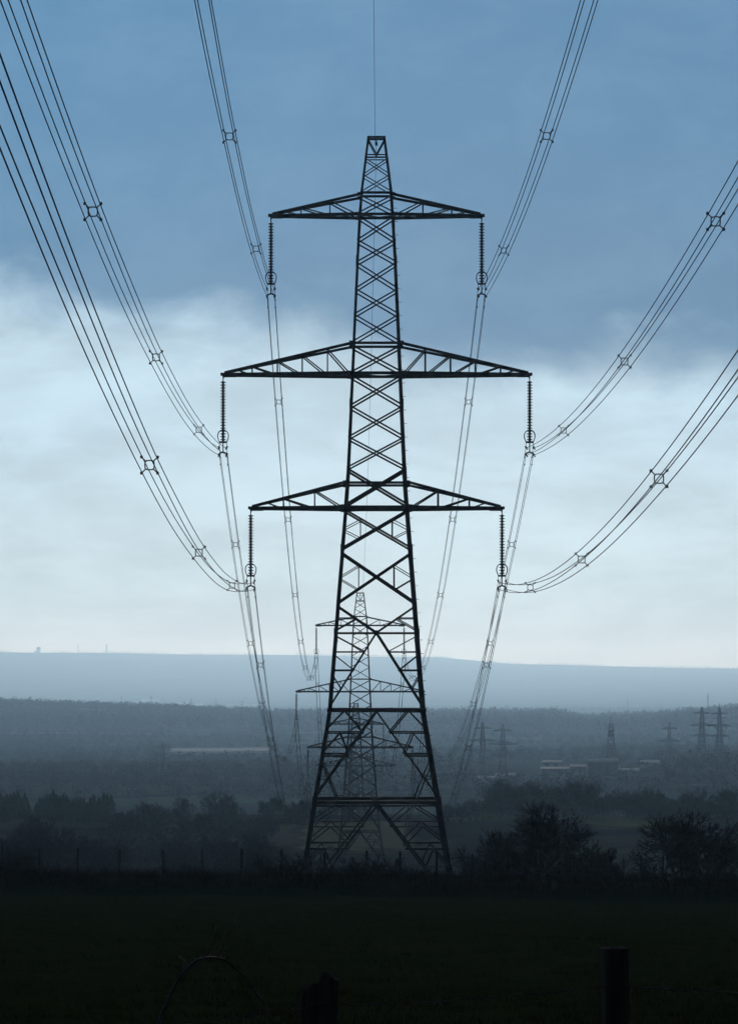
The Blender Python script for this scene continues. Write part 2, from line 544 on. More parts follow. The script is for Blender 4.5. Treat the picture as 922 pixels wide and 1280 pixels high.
PX = 34.5 / SC                     # the line's sideways offset from the camera
PYL = [(1.0, 172.0, BASEY), (2.4, 741.0, CUTY), (3.84, 879.5, CUTY), (5.3, 928.0, CUTY)]
names = ["nearest and largest steel lattice pylon, standing black against the sky in the middle",
         "second pylon down the line, seen through the legs of the nearest pylon",
         "third pylon down the line, hazy, seen through the second pylon's body",
         "faintest and farthest pylon of the line, in the haze behind the third pylon"]
PYLONS = []
proto_full = empty("pylon"); build_pylon(proto_full, BASEY, True)
proto_short = empty("pylon"); HEAVY = 1.15; build_pylon(proto_short, CUTY, False)
proto_heavy = empty("pylon"); HEAVY = 1.9; build_pylon(proto_heavy, CUTY, False)
proto_far = empty("pylon"); HEAVY = 2.6; build_pylon(proto_far, CUTY, False); HEAVY = 1.0
far_used = False
for i, (u, top, by) in enumerate(PYL):
    o = proto_full if i == 0 else (proto_short if i == 1 else (proto_heavy if i == 2 else copy_tree(proto_heavy)))
    H = (by - TOPY) / SC
    zt = (VY - top) * D1 * u / F
    o.location = (PX, D1 * u, zt - H)
    tag(o, names[i], "pylon", "pylons of the line that runs straight away from the camera")
    PYLONS.append((u, zt))


def pyl_z(i, y):            # world height on pylon i of a point whose height on the nearest one is y
    return PYLONS[i][1] - (y - TOPY) / SC


# other pylons in the valley
FARP = [(628, 905, 2690, 1.0, "grey hazy pylon in the valley just right of the nearest pylon's wires"),
        (603, 903, 2950, 1.0, "fainter pylon close behind and left of the hazy pylon beside the wires"),
        (876.5, 884, 3130, 1.0, "left and darker of the two tall overlapping pylons on the right ridge"),
        (898.5, 884.5, 3230, 1.0, "right one of the two tall overlapping pylons on the right ridge"),
        (836, 903, 2720, .76, "slim pylon standing alone between the works buildings and the twin pylons"),
        (203, 928, 2820, 1.0, "dim pylon low in the left valley, before the long pale roofs"),
        (152, 870, 9000, .50, "tiny pale pylon above the left woodland, farthest left of the distant row"),
        (189, 869, 9200, .50, "tiny pale pylon over white sheds beyond the left woodland"),
        (239, 873, 9300, .50, "tiny pale pylon beyond the woodland, third in the distant row"),
        (270, 874, 9500, .50, "tiny pale pylon beyond the woodland, fourth in the distant row"),
        (303, 875, 9700, .50, "tiny pale pylon beyond the woodland, nearest to the wires")]
HS = (CUTY - TOPY) / SC
for px, py, d, k, lab in FARP:
    if d < 4000: d *= .73; k *= .73
    o = copy_tree(proto_far) if far_used else proto_far
    far_used = True
    p = at(px, py, d)
    g = ground_z(p.x, d) - .3
    o.location = (p.x, d, g)
    o.scale = (k, k, (p.z - g) / HS)
    o.rotation_euler.z = random.uniform(-.25, .25)
    tag(o, lab, "pylon", "other pylons far off in the valley")

# ------------------------------------------------------------------ insulators
ARMS = [(-131.5, 270.5, "upper left"), (131.5, 270.5, "upper right"), (-191.3, 468.5, "middle left"), (191.3, 468.5, "middle right"),
        (-156.8, 635.5, "lower left"), (156.8, 635.5, "lower right")]
DROP = 96.0 / SC                   # cross-arm to the middle of the conductor bundle
HB = .25                           # half the side of the square bundle


def build_insulator(root):
    mb = MB()
    top, z0, pitch, n = -.12, -.50, .1955, 21
    mb.tube([(0, 0, top), (0, 0, z0 + .05)], .035, 6)
    for i in range(n):
        z = z0 - i * pitch
        mb.lathe((0, 0, z), [(.055, .06), (.085, .05), (.188, .012), (.19, -.035), (.10, -.035), (.08, -.06), (.075, -.1), (.075, .06 - pitch)], 12)
    mb.build("disc_stack", M["porcelain"], root, True)
    zl = z0 - n * pitch + .05
    for s in (-1, 1):
        half = [(.24, -.02), (.30, .10), (.35, .25), (.37, .40), (.345, .55), (.27, .68), (.14, .77), (0, .80)]
        half += [(-x_, z_) for x_, z_ in half[-2::-1]]
        pts = [(x_, s * (.10 + .06 * min(1, z_ / .4)), zl + z_) for x_, z_ in half]
        rb = MB(); rb.tube(pts, .03, 6)
        rb.build("arcing_ring", M["steel"], root, True)
    zc = -DROP
    yp = MB()
    yp.bar((-.27, 0, zl - .03), (.27, 0, zl - .03), .1, .13)
    yp.bar((0, 0, zl), (0, 0, zc - .06), .07)
    for s in (-1, 1):
        yp.bar((s * HB, 0, zl), (s * HB, 0, zc + HB), .035)
        yp.bar((0, 0, zc - .02), (s * HB, 0, zc - .13), .08, .1)
        yp.bar((s * HB, 0, zc - .12), (s * HB, 0, zc - HB), .04)
    yp.build("yoke_plate", M["steel"], root)
    for sx in (-1, 1):
        for sz in (-1, 1):
            cb = MB()
            cb.bar((sx * HB, -.22, zc + sz * HB + .02), (sx * HB, .22, zc + sz * HB + .02), .1, .13)
            cb.bar((sx * HB, 0, zc + sz * HB), (sx * HB + sx * .06, 0, zc + sz * HB + .12), .09)
            cb.build("suspension_clamp", M["steel"], root)


ins0 = empty("insulator_string"); build_insulator(ins0)
pname = ["nearest pylon", "second pylon", "third pylon", "farthest pylon of the line"]
first = True
for i in range(4):
    for ox, y, an in ARMS:
        o = ins0 if first else copy_tree(ins0)
        first = False
        o.location = (PX + ox / SC, D1 * PYL[i][0], pyl_z(i, y))
        tag(o, "insulator string hanging from the %s cross-arm of the %s" % (an, pname[i]), "insulator", "insulator strings under the cross-arms")

# ------------------------------------------------------------------ conductors
BACK = {"upper left": (-256, 430), "upper right": (-212, 430), "middle left": (-203, 426), "middle right": (-198, 399),
        "lower left": (-178, 423), "lower right": (-189, 416)}


def spacer_mesh():
    mb = MB()
    R = .155; pts = []
    for k in range(16):
        t = 2 * math.pi * (k + .5) / 16
        c, s_ = math.cos(t), math.sin(t)
        q = (abs(c) ** 4 + abs(s_) ** 4) ** .25
        pts.append((R * c / q, 0, R * s_ / q))
    mb.tube(pts, .022, 6, closed=True)
    for sx in (-1, 1):
        for sz in (-1, 1):
            mb.tube([(sx * .13, 0, sz * .13), (sx * HB, 0, sz * HB)], .023, 5)
            mb.bar((sx * (HB + .02), -.06, sz * (HB + .02)), (sx * (HB + .02), .06, sz * (HB + .02)), .09)
    return mb


def damper_mesh():
    mb = MB()
    mb.bar((0, 0, .02), (0, 0, -.09), .04)
    mb.tube([(0, -.22, -.09), (0, .22, -.09)], .012, 4)
    for s in (-1, 1): mb.tube([(0, s * .13, -.09), (0, s * .25, -.09)], .045, 6)
    return mb


_sp = spacer_mesh().build("spacer", M["steel"]); SPM = _sp.data; bpy.data.objects.remove(_sp)
_dm = damper_mesh().build("vibration_damper", M["steel"]); DMM = _dm.data; bpy.data.objects.remove(_dm)


def bundle(label, group, path, u0, u1, spacers, damp_u, r):
    """four sub-conductors, the spacers that hold them square, and dampers; path(u) gives the bundle's middle"""
    us = np.linspace(u0, u1, 72)
    root = empty("conductor_bundle", path(u0))
    base = Vector(path(u0))
    tag(root, label, "power cable", group)
    for sx in (-1, 1):
        for sz in (-1, 1):
            mb = MB()
            pts = []
            for u in us:
                # a little slack of each sub-conductor between the spacers
                w = .035 * mnoise.noise((u * 9.0, sx * 3.3, sz * 5.1 + u0))
                pts.append(Vector(path(u)) - base + Vector((sx * HB + w * .5, 0, sz * HB + w)))
            mb.tube(pts, r, 6)
            mb.build("conductor", M["cable"], root, True)
    for u in spacers:
        o = bpy.data.objects.new("spacer", SPM); link(o, root)
        o.location = Vector(path(u)) - base
    for du in damp_u:
        for sx in (-1, 1):
            for sz in (-1, 1):
                o = bpy.data.objects.new("vibration_damper", DMM); link(o, root)
                o.location = Vector(path(du)) - base + Vector((sx * HB, 0, sz * HB - .02))


for ox, y, an in ARMS:
    b, c = BACK[an]
    Z1 = VY - y - 96.0

    def back(u, ox=ox, Z1=Z1, b=b, c=c):
        t = 1 - u
        return ((34.5 + ox) / SC, D1 * u, (Z1 + b * t + c * t * t) / SC)
    shift = {"upper left": .0, "upper right": .02, "middle left": .0, "middle right": .004, "lower left": .002, "lower right": .006}[an]
    bundle("quad cable bundle sweeping from the nearest pylon's %s arm up over the camera" % an, "cables between the nearest pylon and the camera side",
           back, 1.0, -.4, [.838 + shift, .652 + shift, .491 + shift * .5, .24, .12, 0, -.17], [.992], .019)
    for i in range(3):
        ua, ub = PYL[i][0], PYL[i + 1][0]
        za, zb = pyl_z(i, y) - DROP, pyl_z(i + 1, y) - DROP

        def fwd(u, ox=ox, ua=ua, ub=ub, za=za, zb=zb):
            t = (u - ua) / (ub - ua)
            return ((34.5 + ox) / SC, D1 * u, za + (zb - za) * t - 458 / SC * (u - ua) * (ub - u))
        n = 8
        off = .11 if i == 0 else .09
        sps = [ua + off + .17 * k for k in range(n)]
        lab = "quad cable bundle sagging between the %s arms of the %s and the %s" % (an, ["nearest", "second", "third"][i], ["second pylon", "third pylon", "farthest pylon"][i])
        bundle(lab, "cables between the pylons of the line", fwd, ua, ub, sps, [ua + .008] if i == 0 else [], [.018, .023, .03][i])

# earth wires along the peaks
def wire_obj(name, pts, r, m, label, cat, group=None, sides=5):
    mb = MB(); base = Vector(pts[0])
    mb.tube([Vector(p) - base for p in pts], r, sides)
    o = mb.build(name, m, None, True); o.location = base
    return tag(o, label, cat, group)


zp = pyl_z(0, 181)
wire_obj("earth_wire", [((33.0 - 39 * (1 - u)) / SC, D1 * u, zp + (-95 * (1 - u) + 330 * (1 - u) ** 2) / SC) for u in np.linspace(1, -.4, 60)], .013, M["cable"],
         "single thin earth wire rising straight up from the nearest pylon's peak", "earth wire", "earth wires on the pylon peaks")
for i in range(3):
    ua, ub = PYL[i][0], PYL[i + 1][0]
    za, zb = pyl_z(i, 181), pyl_z(i + 1, 181)
    wire_obj("earth_wire", [(PX, D1 * u, za + (zb - za) * (u - ua) / (ub - ua) - 380 / SC * (u - ua) * (ub - u)) for u in np.linspace(ua, ub, 50)], .013, M["cable"],
             "thin earth wire dropping from the peak of the %s pylon to the next" % ["nearest", "second", "third"][i], "earth wire", "earth wires on the pylon peaks")

# ------------------------------------------------------------------ trees
def tube_segments(segs, sides):
    """vectorised: segs = array of (p, q, r0, r1); returns verts, faces"""
    a = np.array([[*s[0], *s[1], s[2], s[3]] for s in segs])
    p, q, r0, r1 = a[:, :3], a[:, 3:6], a[:, 6:7], a[:, 7:8]
    d = q - p; d /= np.linalg.norm(d, axis=1, keepdims=True) + 1e-9
    ref = np.where(np.abs(d[:, 2:3]) < .9, np.array([[0, 0, 1.]]), np.array([[0, 1., 0]]))
    x = np.cross(d, ref); x /= np.linalg.norm(x, axis=1, keepdims=True) + 1e-9
    y = np.cross(d, x)
    n = len(a); V = np.zeros((n, 2 * sides, 3))
    for k in range(sides):
        t = 2 * math.pi * k / sides
        o = x * math.cos(t) + y * math.sin(t)
        V[:, k] = p + o * r0; V[:, sides + k] = q + o * r1
    base = np.arange(n)[:, None] * 2 * sides
    Fs = []
    for k in range(sides):
        m = (k + 1) % sides
        Fs.append(np.concatenate([base + k, base + m, base + sides + m, base + sides + k], axis=1))
    return V.reshape(-1, 3).tolist(), np.concatenate(Fs).tolist()


def grow_tree(seed, H, R, stems=1, trunk_h=.22, levels=6, rmin=.012, r0=None, squash=.5, lean=.5, twig=True):
    rnd = random.Random(seed)
    segs = []
    cz, rz = H * (1 - squash), H * squash * 1.02

    def inside(p):
        k = 1 + .13 * mnoise.noise((p.x * .5 + seed, p.y * .5, p.z * .5))
        low = rz if p.z > cz else cz * 1.1
        return (p.x / R) ** 2 + (p.y / R) ** 2 + ((p.z - cz) / low) ** 2 < k

    def deflect(d, ang):
        ax = Vector((rnd.gauss(0, 1), rnd.gauss(0, 1), rnd.gauss(0, 1))).cross(d)
        if ax.length < 1e-5: return d
        ax.normalize()
        return (d * math.cos(ang) + ax.cross(d) * math.sin(ang)).normalized()

    def branch(p, d, Ln, r, lv):
        n = 3
        for i in range(n):
            d = (d + Vector((rnd.gauss(0, .16), rnd.gauss(0, .16), rnd.gauss(.02, .12)))).normalized()
            q = p + d * (Ln / n)
            r2 = max(rmin, r * .88)
            segs.append((tuple(p), tuple(q), r, r2, lv))
            if lv < levels and not inside(q):
                if lv < levels:         # the outermost shoots fan out past the dome
                    for _ in range(2):
                        branch(q, deflect(d, rnd.uniform(.15, .6)), H * rnd.uniform(.04, .09), max(rmin, r2 * .5), levels)
                return
            p, r = q, r2
            if lv < levels and rnd.random() < (.72 if lv > 0 else .3):
                branch(p, deflect(d, rnd.uniform(.55, 1.05)), Ln * rnd.uniform(.5, .75), max(rmin, r * .58), lv + 1)
        if lv < levels:
            for _ in range(2):
                branch(p, deflect(d, rnd.uniform(.2, .6)), Ln * rnd.uniform(.66, .85), max(rmin, r * .72), lv + 1)
    rr = r0 or H * .028
    for s in range(stems):
        if stems == 1:
            p = Vector((0, 0, -.3)); d = Vector((rnd.gauss(0, .05), rnd.gauss(0, .05), 1)).normalized()
            q = p + d * (H * trunk_h + .3)
            segs.append((tuple(p), tuple(q), rr * 1.3, rr, 0))
            k = rnd.randint(5, 6)
            for j in range(k):
                a = 2 * math.pi * (j + rnd.uniform(-.25, .25)) / k
                el = rnd.uniform(.35, 1.1)
                dd = Vector((math.cos(a) * math.cos(el), math.sin(a) * math.cos(el), math.sin(el)))
                branch(q + Vector((0, 0, rnd.uniform(-.15, .1) * H)), dd, H * .27, rr * .55, 1)
            branch(q, Vector((0, 0, 1)), H * .26, rr * .6, 1)
        else:
            a = rnd.uniform(0, 6.28); rad = R * .35 * math.sqrt(rnd.random())
            p = Vector((math.cos(a) * rad, math.sin(a) * rad, -.2))
            d = Vector((math.cos(a) * lean * rnd.random(), math.sin(a) * lean * rnd.random(), 1)).normalized()
            branch(p, d, H * .34, rr * rnd.uniform(.6, 1), 1)
    return segs


def tree_object(name, segs, split_lv, trunk_mat, crown_mat, tsides=6, csides=3):
    root = empty(name)
    a = [s for s in segs if s[4] <= split_lv]; b = [s for s in segs if s[4] > split_lv]
    v, f = tube_segments(a, tsides); mesh_obj("trunk", v, f, trunk_mat, root, True)
    v, f = tube_segments(b, csides); mesh_obj("crown", v, f, crown_mat, root)
    return root


def conifer(seed, H):
    rnd = random.Random(seed)
    root = empty("conifer")
    mb = MB(); mb.tube([(0, 0, -.3), (0, 0, H * .5), (0, 0, H)], [H * .02, H * .013, .03], 6); mb.build("trunk", M["bark"], root)
    vs, fs = [], []
    for i in range(900):
        t = rnd.random() ** .8
        z = H * (.04 + .96 * t)
        rad = (1 - t ** 2.6) * H * .27 * (1 + .3 * mnoise.noise((t * 7, seed, 1)))
        a = rnd.uniform(0, 6.28); rr = rad * math.sqrt(rnd.uniform(.15, 1))
        c = Vector((math.cos(a) * rr, math.sin(a) * rr, z - rr * .25))
        s = H * rnd.uniform(.025, .06)
        n = len(vs)
        o = Vector((math.cos(a), math.sin(a), -.3)) * s
        side = Vector((-math.sin(a), math.cos(a), rnd.uniform(-.4, .4))) * s * .7
        vs += [tuple(c - o - side), tuple(c - o + side), tuple(c + o)]
        fs.append((n, n + 1, n + 2))
    mesh_obj("crown", vs, fs, M["needles"], root)
    return root


def place(o, px, d, k=1.0, rz=None, sink=.2):
    x = (px - VX) * d / F
    o.location = (x, d, ground_z(x, d) - sink)
    o.scale = (k, k, k)
    o.rotation_euler.z = random.uniform(0, 6.28) if rz is None else rz
    return o


# two big domed winter trees on the right, with smaller growth beside them
def place_top(o, px, top, d, H, kx=1.0):
    """stand a tree on the ground and make it as tall as its crown is seen"""
    x = (px - VX) * d / F
    g = ground_z(x, d) - .15
    k = ((VY - top) * d / F - g) / H
    o.location = (x, d, g); o.scale = (k * kx, k * kx, k)
    return o


oakA = tree_object("bare_tree", grow_tree(13, 8, 4.4, levels=6, rmin=.024, squash=.52, r0=.34), 3, M["bark"], M["twig"])
place_top(oakA, 672, 1010, 222, 8, 1.0)
tag(oakA, "bare domed tree behind the fence, right of the nearest pylon", "tree", "bare trees behind the fence")
oakB = tree_object("bare_tree", grow_tree(37, 8, 5.0, levels=6, rmin=.024, trunk_h=.25, squash=.5, r0=.36), 3, M["bark"], M["twig"])
place_top(oakB, 864, 1017, 215, 8, 1.06)
tag(oakB, "bare spreading tree with open branches behind the fence at the right edge", "tree", "bare trees behind the fence")
oakC = tree_object("bare_tree", grow_tree(31, 6, 3.0, levels=6, rmin=.02, stems=3, squash=.6), 2, M["bark"], M["twig"])
place_top(oakC, 742, 1056, 218, 6, 1.05)
tag(oakC, "small round bare tree touching the right side of the domed tree", "tree", "bare trees behind the fence")
shrub = tree_object("bare_shrub", grow_tree(41, 3.4, 2.6, stems=9, levels=5, rmin=.016, r0=.06, squash=.62, lean=.8), 1, M["bark"], M["twig"])
shrub2 = tree_object("bare_shrub", grow_tree(47, 3.4, 3.2, stems=12, levels=5, rmin=.016, r0=.06, squash=.66, lean=1.0), 1, M["bark"], M["twig"])
oakD = tree_object("bare_tree", grow_tree(59, 8, 5.6, stems=5, levels=6, rmin=.016, squash=.62, lean=.7), 2, M["bark"], M["twig"])

GRP = "bare shrubs and scrub behind the fence"
usedp = set()


def inst(proto, *a):
    o = proto if proto.name not in usedp else copy_tree(proto)
    usedp.add(proto.name)
    place_top(o, *a); o.rotation_euler.z = random.uniform(0, 6.28)
    return o


for px, top, d, kx, lab in ((616, 1052, 280, .9, "low bare shrub at the left foot of the domed tree"),
                            (592, 1078, 240, .9, "low dark shrub between the pylon's right leg and the domed tree"),
                            (470, 1068, 225, 1.15, "round dark shrub between the legs of the nearest pylon"),
                            (446, 1078, 235, 1.0, "dark shrub half hidden behind the round one under the pylon"),
                            (503, 1084, 230, 1.0, "low shrub beside the inner brace of the pylon's right leg"),
                            (538, 1082, 245, 1.1, "low shrub inside the right leg of the nearest pylon"),
                            (363, 1060, 220, 1.0, "dark twiggy shrub just left of the nearest pylon's left leg"),
                            (345, 1078, 235, 1.0, "low shrub left of the twiggy one by the pylon"),
                            (396, 1080, 230, 1.0, "low shrub growing at the pylon's left leg"),
                            (700, 1075, 260, 1.1, "shrub in front of the gap right of the domed tree's trunk"),
                            (785, 1086, 270, 1.0, "low shrub in the gap between the two right hand trees"),
                            (8, 1052, 215, 1.0, "dark upright shrub at the left edge behind the fence"),
                            (180, 1082, 300, 1.2, "low dark shrub behind the left fence, left of the broad one"),
                            (240, 1078, 310, 1.3, "broad low dark shrub in the middle of the left fence"),
                            (905, 1082, 260, 1.2, "low shrub under the tree at the right edge")):
    o = inst(shrub2 if kx > 1.05 else shrub, px, top, d, 3.4, kx)
    tag(o, lab, "shrub", GRP)
for px, top, d, kx, lab in ((66, 1020, 440, .95, "tallest dome of the dim bare trees on the left"),
                            (22, 1036, 450, .9, "dim bare tree left of the tallest dome, by the left edge"),
                            (108, 1038, 460, .9, "dim bare tree on the right shoulder of the tallest left dome"),
                            (158, 1047, 460, .9, "dim bare tree in the left belt, second right of the tallest dome"),
                            (210, 1050, 470, 1.0, "dim low bare tree in the middle of the left belt"),
                            (262, 1042, 490, .9, "dim bare tree in the left belt, under the long pale roofs"),
                            (305, 1040, 500, .9, "dim bare tree near the right end of the left belt"),
                            (338, 1052, 480, .8, "last dim bare tree of the left belt, nearest the pylon")):
    o = inst(oakD, px, top, d, 8, kx)
    tag(o, lab, "tree", "dim belt of bare trees behind the left fence")

# hedgerow trees down in the valley
mids = [tree_object("valley_tree", grow_tree(s, 9, R, levels=5, rmin=.05, stems=st, squash=q, trunk_h=.18), 1, M["bark"], M["twig"], 4, 3)
        for s, R, st, q in ((71, 4.6, 1, .55), (83, 5.2, 3, .6), (97, 3.6, 1, .58))]
MG = [[(px + random.uniform(-9, 9), random.uniform(640, 870), random.uniform(3.0, 6.6)) for px in np.arange(142, 350, 5.5)],
      [(px, random.uniform(780, 860), random.uniform(4, 6.5)) for px in np.arange(350, 440, 16)],
      [(px, random.uniform(800, 860), random.uniform(3.5, 6)) for px in np.arange(560, 640, 17)],
      [(px, random.uniform(820, 885), random.uniform(6.5, 9.6)) for px in np.arange(606, 735, 9)],
      [(px, random.uniform(820, 885), random.uniform(4.5, 8.2)) for px in np.arange(735, 930, 9)],
      [(px, random.uniform(800, 860), random.uniform(2.5, 5)) for px in np.arange(800, 930, 13)]]
ML = ["bare tree of the dim hedgerow on the left, under the long pale roofs", "small bare tree of the dim row seen behind the nearest pylon's legs",
      "small bare tree of the sparse hedge right of the pylon's right leg", "rounded bare tree of the dark belt before the works, left of the big block",
      "rounded bare tree of the dark belt below the big block and slim pylon", "small hedge tree on the field edge above the right hand tree"]
MGR = ["trees of the dim left hedgerow", "small trees behind the nearest pylon", "trees of the sparse hedge right of the pylon", "trees of the dark belt left of the big block",
       "trees of the dark belt below the big block", "hedge trees above the right hand tree"]
for lst, lab, grp in zip(MG, ML, MGR):
    for px, d, h in lst:
        pr = random.choice(mids)
        o = pr if pr.name not in usedp else copy_tree(pr)
        usedp.add(pr.name)
        place(o, px + random.uniform(-4, 4), d, h / 9)
        tag(o, lab, "tree", grp)
cons = [conifer(5, 8), conifer(6, 8)]
for i, px in enumerate(list(np.arange(-18, 38, 4.5)) + list(np.arange(46, 118, 4.2)) + [124, 130, 134, 139]):
    pr = cons[i % 2]
    o = pr if pr.name not in usedp else copy_tree(pr)
    usedp.add(pr.name)
    d = random.uniform(800, 850)
    place(o, px, d, random.uniform(.56, .70) * (1 + .10 * math.sin(px * .11)))
    tag(o, "dark conifer in the close row on the left, above the bare trees", "conifer tree", "dark conifers in the row on the left")

def d_for(px, py):
    """distance at which the ground is seen at height py in the photo: valley floor, or the plain beyond the woods"""
    lo, hi = (1800, 4500) if py > 900 else (9500, 17000)
    best = min(np.linspace(lo, hi, 160), key=lambda q: abs(VY - ground_z((px - VX) * q / F, q) * F / q - py))
    return float(best)


D_LONG, D_WORKS = d_for(270, 941), d_for(720, 968)


def in_clearing(px, d):
    """the ground before and around the valley buildings is open"""
    return (205 < px < 345 and D_LONG - 520 < d < D_LONG + 60) or (600 < px < 822 and D_WORKS - 260 < d < D_WORKS + 330 and random.random() < .62)


# far-off woodland that reads as one mass
def woodland(name, spots, m, label, tri=24, fine=1.0):
    spots = np.array(spots)
    n = len(spots)
    h = spots[:, 3]
    c = RNG.normal(size=(n, tri, 3)); c /= np.linalg.norm(c, axis=2, keepdims=True)
    c *= RNG.random((n, tri, 1)) ** .4
    c[:, :, 0] *= h[:, None] * .36; c[:, :, 1] *= h[:, None] * .36
    c[:, :, 2] = h[:, None] * (.58 + c[:, :, 2] * .42)
    # a few thin upright stems down to the ground
    ctr = c + spots[:, None, :3]
    a = RNG.normal(size=(n, tri, 3)); b = RNG.normal(size=(n, tri, 3))
    sz = (h[:, None, None] * .13 * fine)
    a *= sz; b *= sz * .6; b[:, :, 2] += h[:, None] * .07 * fine
    V = np.stack([ctr - a * .5, ctr + a * .5, ctr + b], axis=2).reshape(-1, 3)
    Fc = np.arange(len(V)).reshape(-1, 3)
    o = mesh_obj(name, V.tolist(), Fc.tolist(), m)
    return tag(o, label, "woodland", kind="stuff")


sp = []
for _ in range(13000):
    d = random.uniform(4700, 6400); px = random.uniform(-260, 1200)
    x = (px - VX) * d / F
    if mnoise.noise((x * .004, d * .004, 2.0)) < -.28 and d < 5700: continue
    sp.append((x, d, ground_z(x, d) - .5, random.uniform(9, 16) * (1.15 if random.random() < .15 else 1)))
woodland("woodland", sp, M["wood"], "grey bare woodland covering the ridge across the middle distance", 26, .9)
sp = []
for _ in range(11000):
    d = random.uniform(1650, 4800); px = random.uniform(-200, 1150)
    x = (px - VX) * d / F
    if mnoise.noise((x * .0045, d * .0028, 6.0)) < -.22 or in_clearing(px, d): continue
    sp.append((x, d, ground_z(x, d) - .5, random.uniform(4.5, 8.5)))
woodland("woodland", sp, M["wood"], "dim woods and copses scattered over the valley floor", 46, .72)
sp = []
for _ in range(6500):
    px = random.uniform(-200, 1150)
    d = random.choice((random.gauss(25600, 330), random.uniform(9000, 23000)))
    x = (px - VX) * d / F
    if d < 23500 and mnoise.noise((x * .001, d * .0007, 1.0)) < .1: continue
    if d > 23500 and mnoise.noise((x * .003, 0, 5.0)) + .4 * mnoise.noise((x * .011, 0, 8.0)) < -.12: continue
    sp.append((x, d, ground_z(x, d) - 1, random.uniform(9, 17)))
woodland("woodland", sp, M["wood"], "pale distant trees and hedges on the farthest hillside", 10)

# ------------------------------------------------------------------ buildings
def shed(px, d, w, dep, hgt, wall, roof, label, cat="building", pitch=.18, py=None, windows=0, rz=0.0):
    k = d_for(px, py) / d           # sizes were read off as if it stood d metres away
    d *= k; w *= k; dep *= k; hgt *= k
    x = (px - VX) * d / F
    g = ground_z(x, d) - .2
    root = empty("shed" if cat != "house" else "house", (x, d, g), rz)
    mb = MB(); mb.box((0, 0, hgt / 2 - 1), w, dep, hgt + 2); mb.build("wall", wall, root)
    mb = MB(); r = w * .02 + .25; hz = dep * pitch
    vs = []
    for s in (-1, 1):
        X = s * (w / 2 + r)
        vs += [(X, -dep / 2 - r, hgt + .01), (X, 0, hgt + hz), (X, dep / 2 + r, hgt + .01), (X, dep / 2 + r, hgt + .36), (X, 0, hgt + hz + .36), (X, -dep / 2 - r, hgt + .36)]
    mb.add(vs, [(0, 1, 2, 3, 4, 5), (11, 10, 9, 8, 7, 6)] + [(i, i + 6, (i + 1) % 6 + 6, (i + 1) % 6) for i in range(6)])
    mb.build("roof", roof, root)
    for i in range(windows):
        mb = MB(); mb.box((-w / 2 + w * (i + .5) / windows, -dep / 2 - .03, hgt * .55), w / windows * .5, .1, hgt * .4); mb.build("window", M["glass"], root)
    return tag(root, label, cat, "buildings in the valley")




# works on the right
shed(752, 2450, 19, 14, 11, M["wall_dark"], M["roof_dull"], "big dark block with a pale roof at the works on the right", pitch=.12, py=973)
for px, d, w, h, py, wl, rf, wn, lab in (
        (698, 2430, 22, 4.5, 970, "wall_pale", "roof_slate", 5, "long pale building with dark windows left of the dark block"),
        (724, 2470, 12, 6.0, 970, "wall_pale", "roof_slate", 3, "pale building close against the dark block's left side"),
        (690, 2560, 12, 3.5, 959, "wall_dark", "roof_pale", 2, "small pale roofed shed at the left end of the works"),
        (782, 2480, 16, 2.5, 967, "wall_dark", "roof_pale", 3, "low pale roof just right of the dark block"),
        (812, 2640, 13, 2.4, 957, "wall_dark", "roof_pale", 2, "rightmost low pale roof of the works, past the one by the dark block"),
        (612, 2420, 19, 2.6, 977, "wall_pale", "roof_pale", 4, "low pale shed at the foot of the hazy pylon"),
        (632, 2500, 12, 2.4, 973, "wall_pale", "roof_pale", 3, "small pale shed right beside the hazy pylon's foot")):
    shed(px, d, w, 10, h, M[wl], M["roof_dull" if rf == "roof_pale" else rf], lab, windows=wn, pitch=.1, py=py, rz=random.uniform(-.2, .2))
# long pale roofs in the left valley
for px, w, py, lab in ((230, 18.7, 941.5, "leftmost of the long pale roofs low in the left valley"), (260.4, 18.7, 941.2, "second of the long pale roofs in the left valley"),
                       (290.8, 18.7, 941.3, "third of the long pale roofs in the left valley"), (321, 18.7, 940.8, "rightmost long pale roof, behind the sagging wires")):
    shed(px, 2900, w, 26, 1.6, M["wall_pale"], M["roof_dull"], lab, windows=0, py=py, pitch=.09)
# white buildings beyond the woods
for px, py, w, lab in ((188, 877.5, 34, "white far shed beyond the woods, under the tiny pylons, leftmost"), (228, 881, 30, "white far shed beyond the woods, second from the left"),
                       (247, 882.5, 26, "white far shed beyond the woods, middle one"), (300, 883.5, 50, "longest white far shed beyond the woods, near the wires"),
                       (322, 883.5, 30, "white far shed beyond the woods, rightmost, behind the wires")):
    shed(px, 8200, w, 20, 3.0, M["wall_pale"], M["roof_dull"], lab, windows=0, py=py, pitch=.09)

# far skyline: water tower and masts
def skyline_z(px, d=25550):
    x = (px - VX) * d / F
    return x, ground_z(x, d)


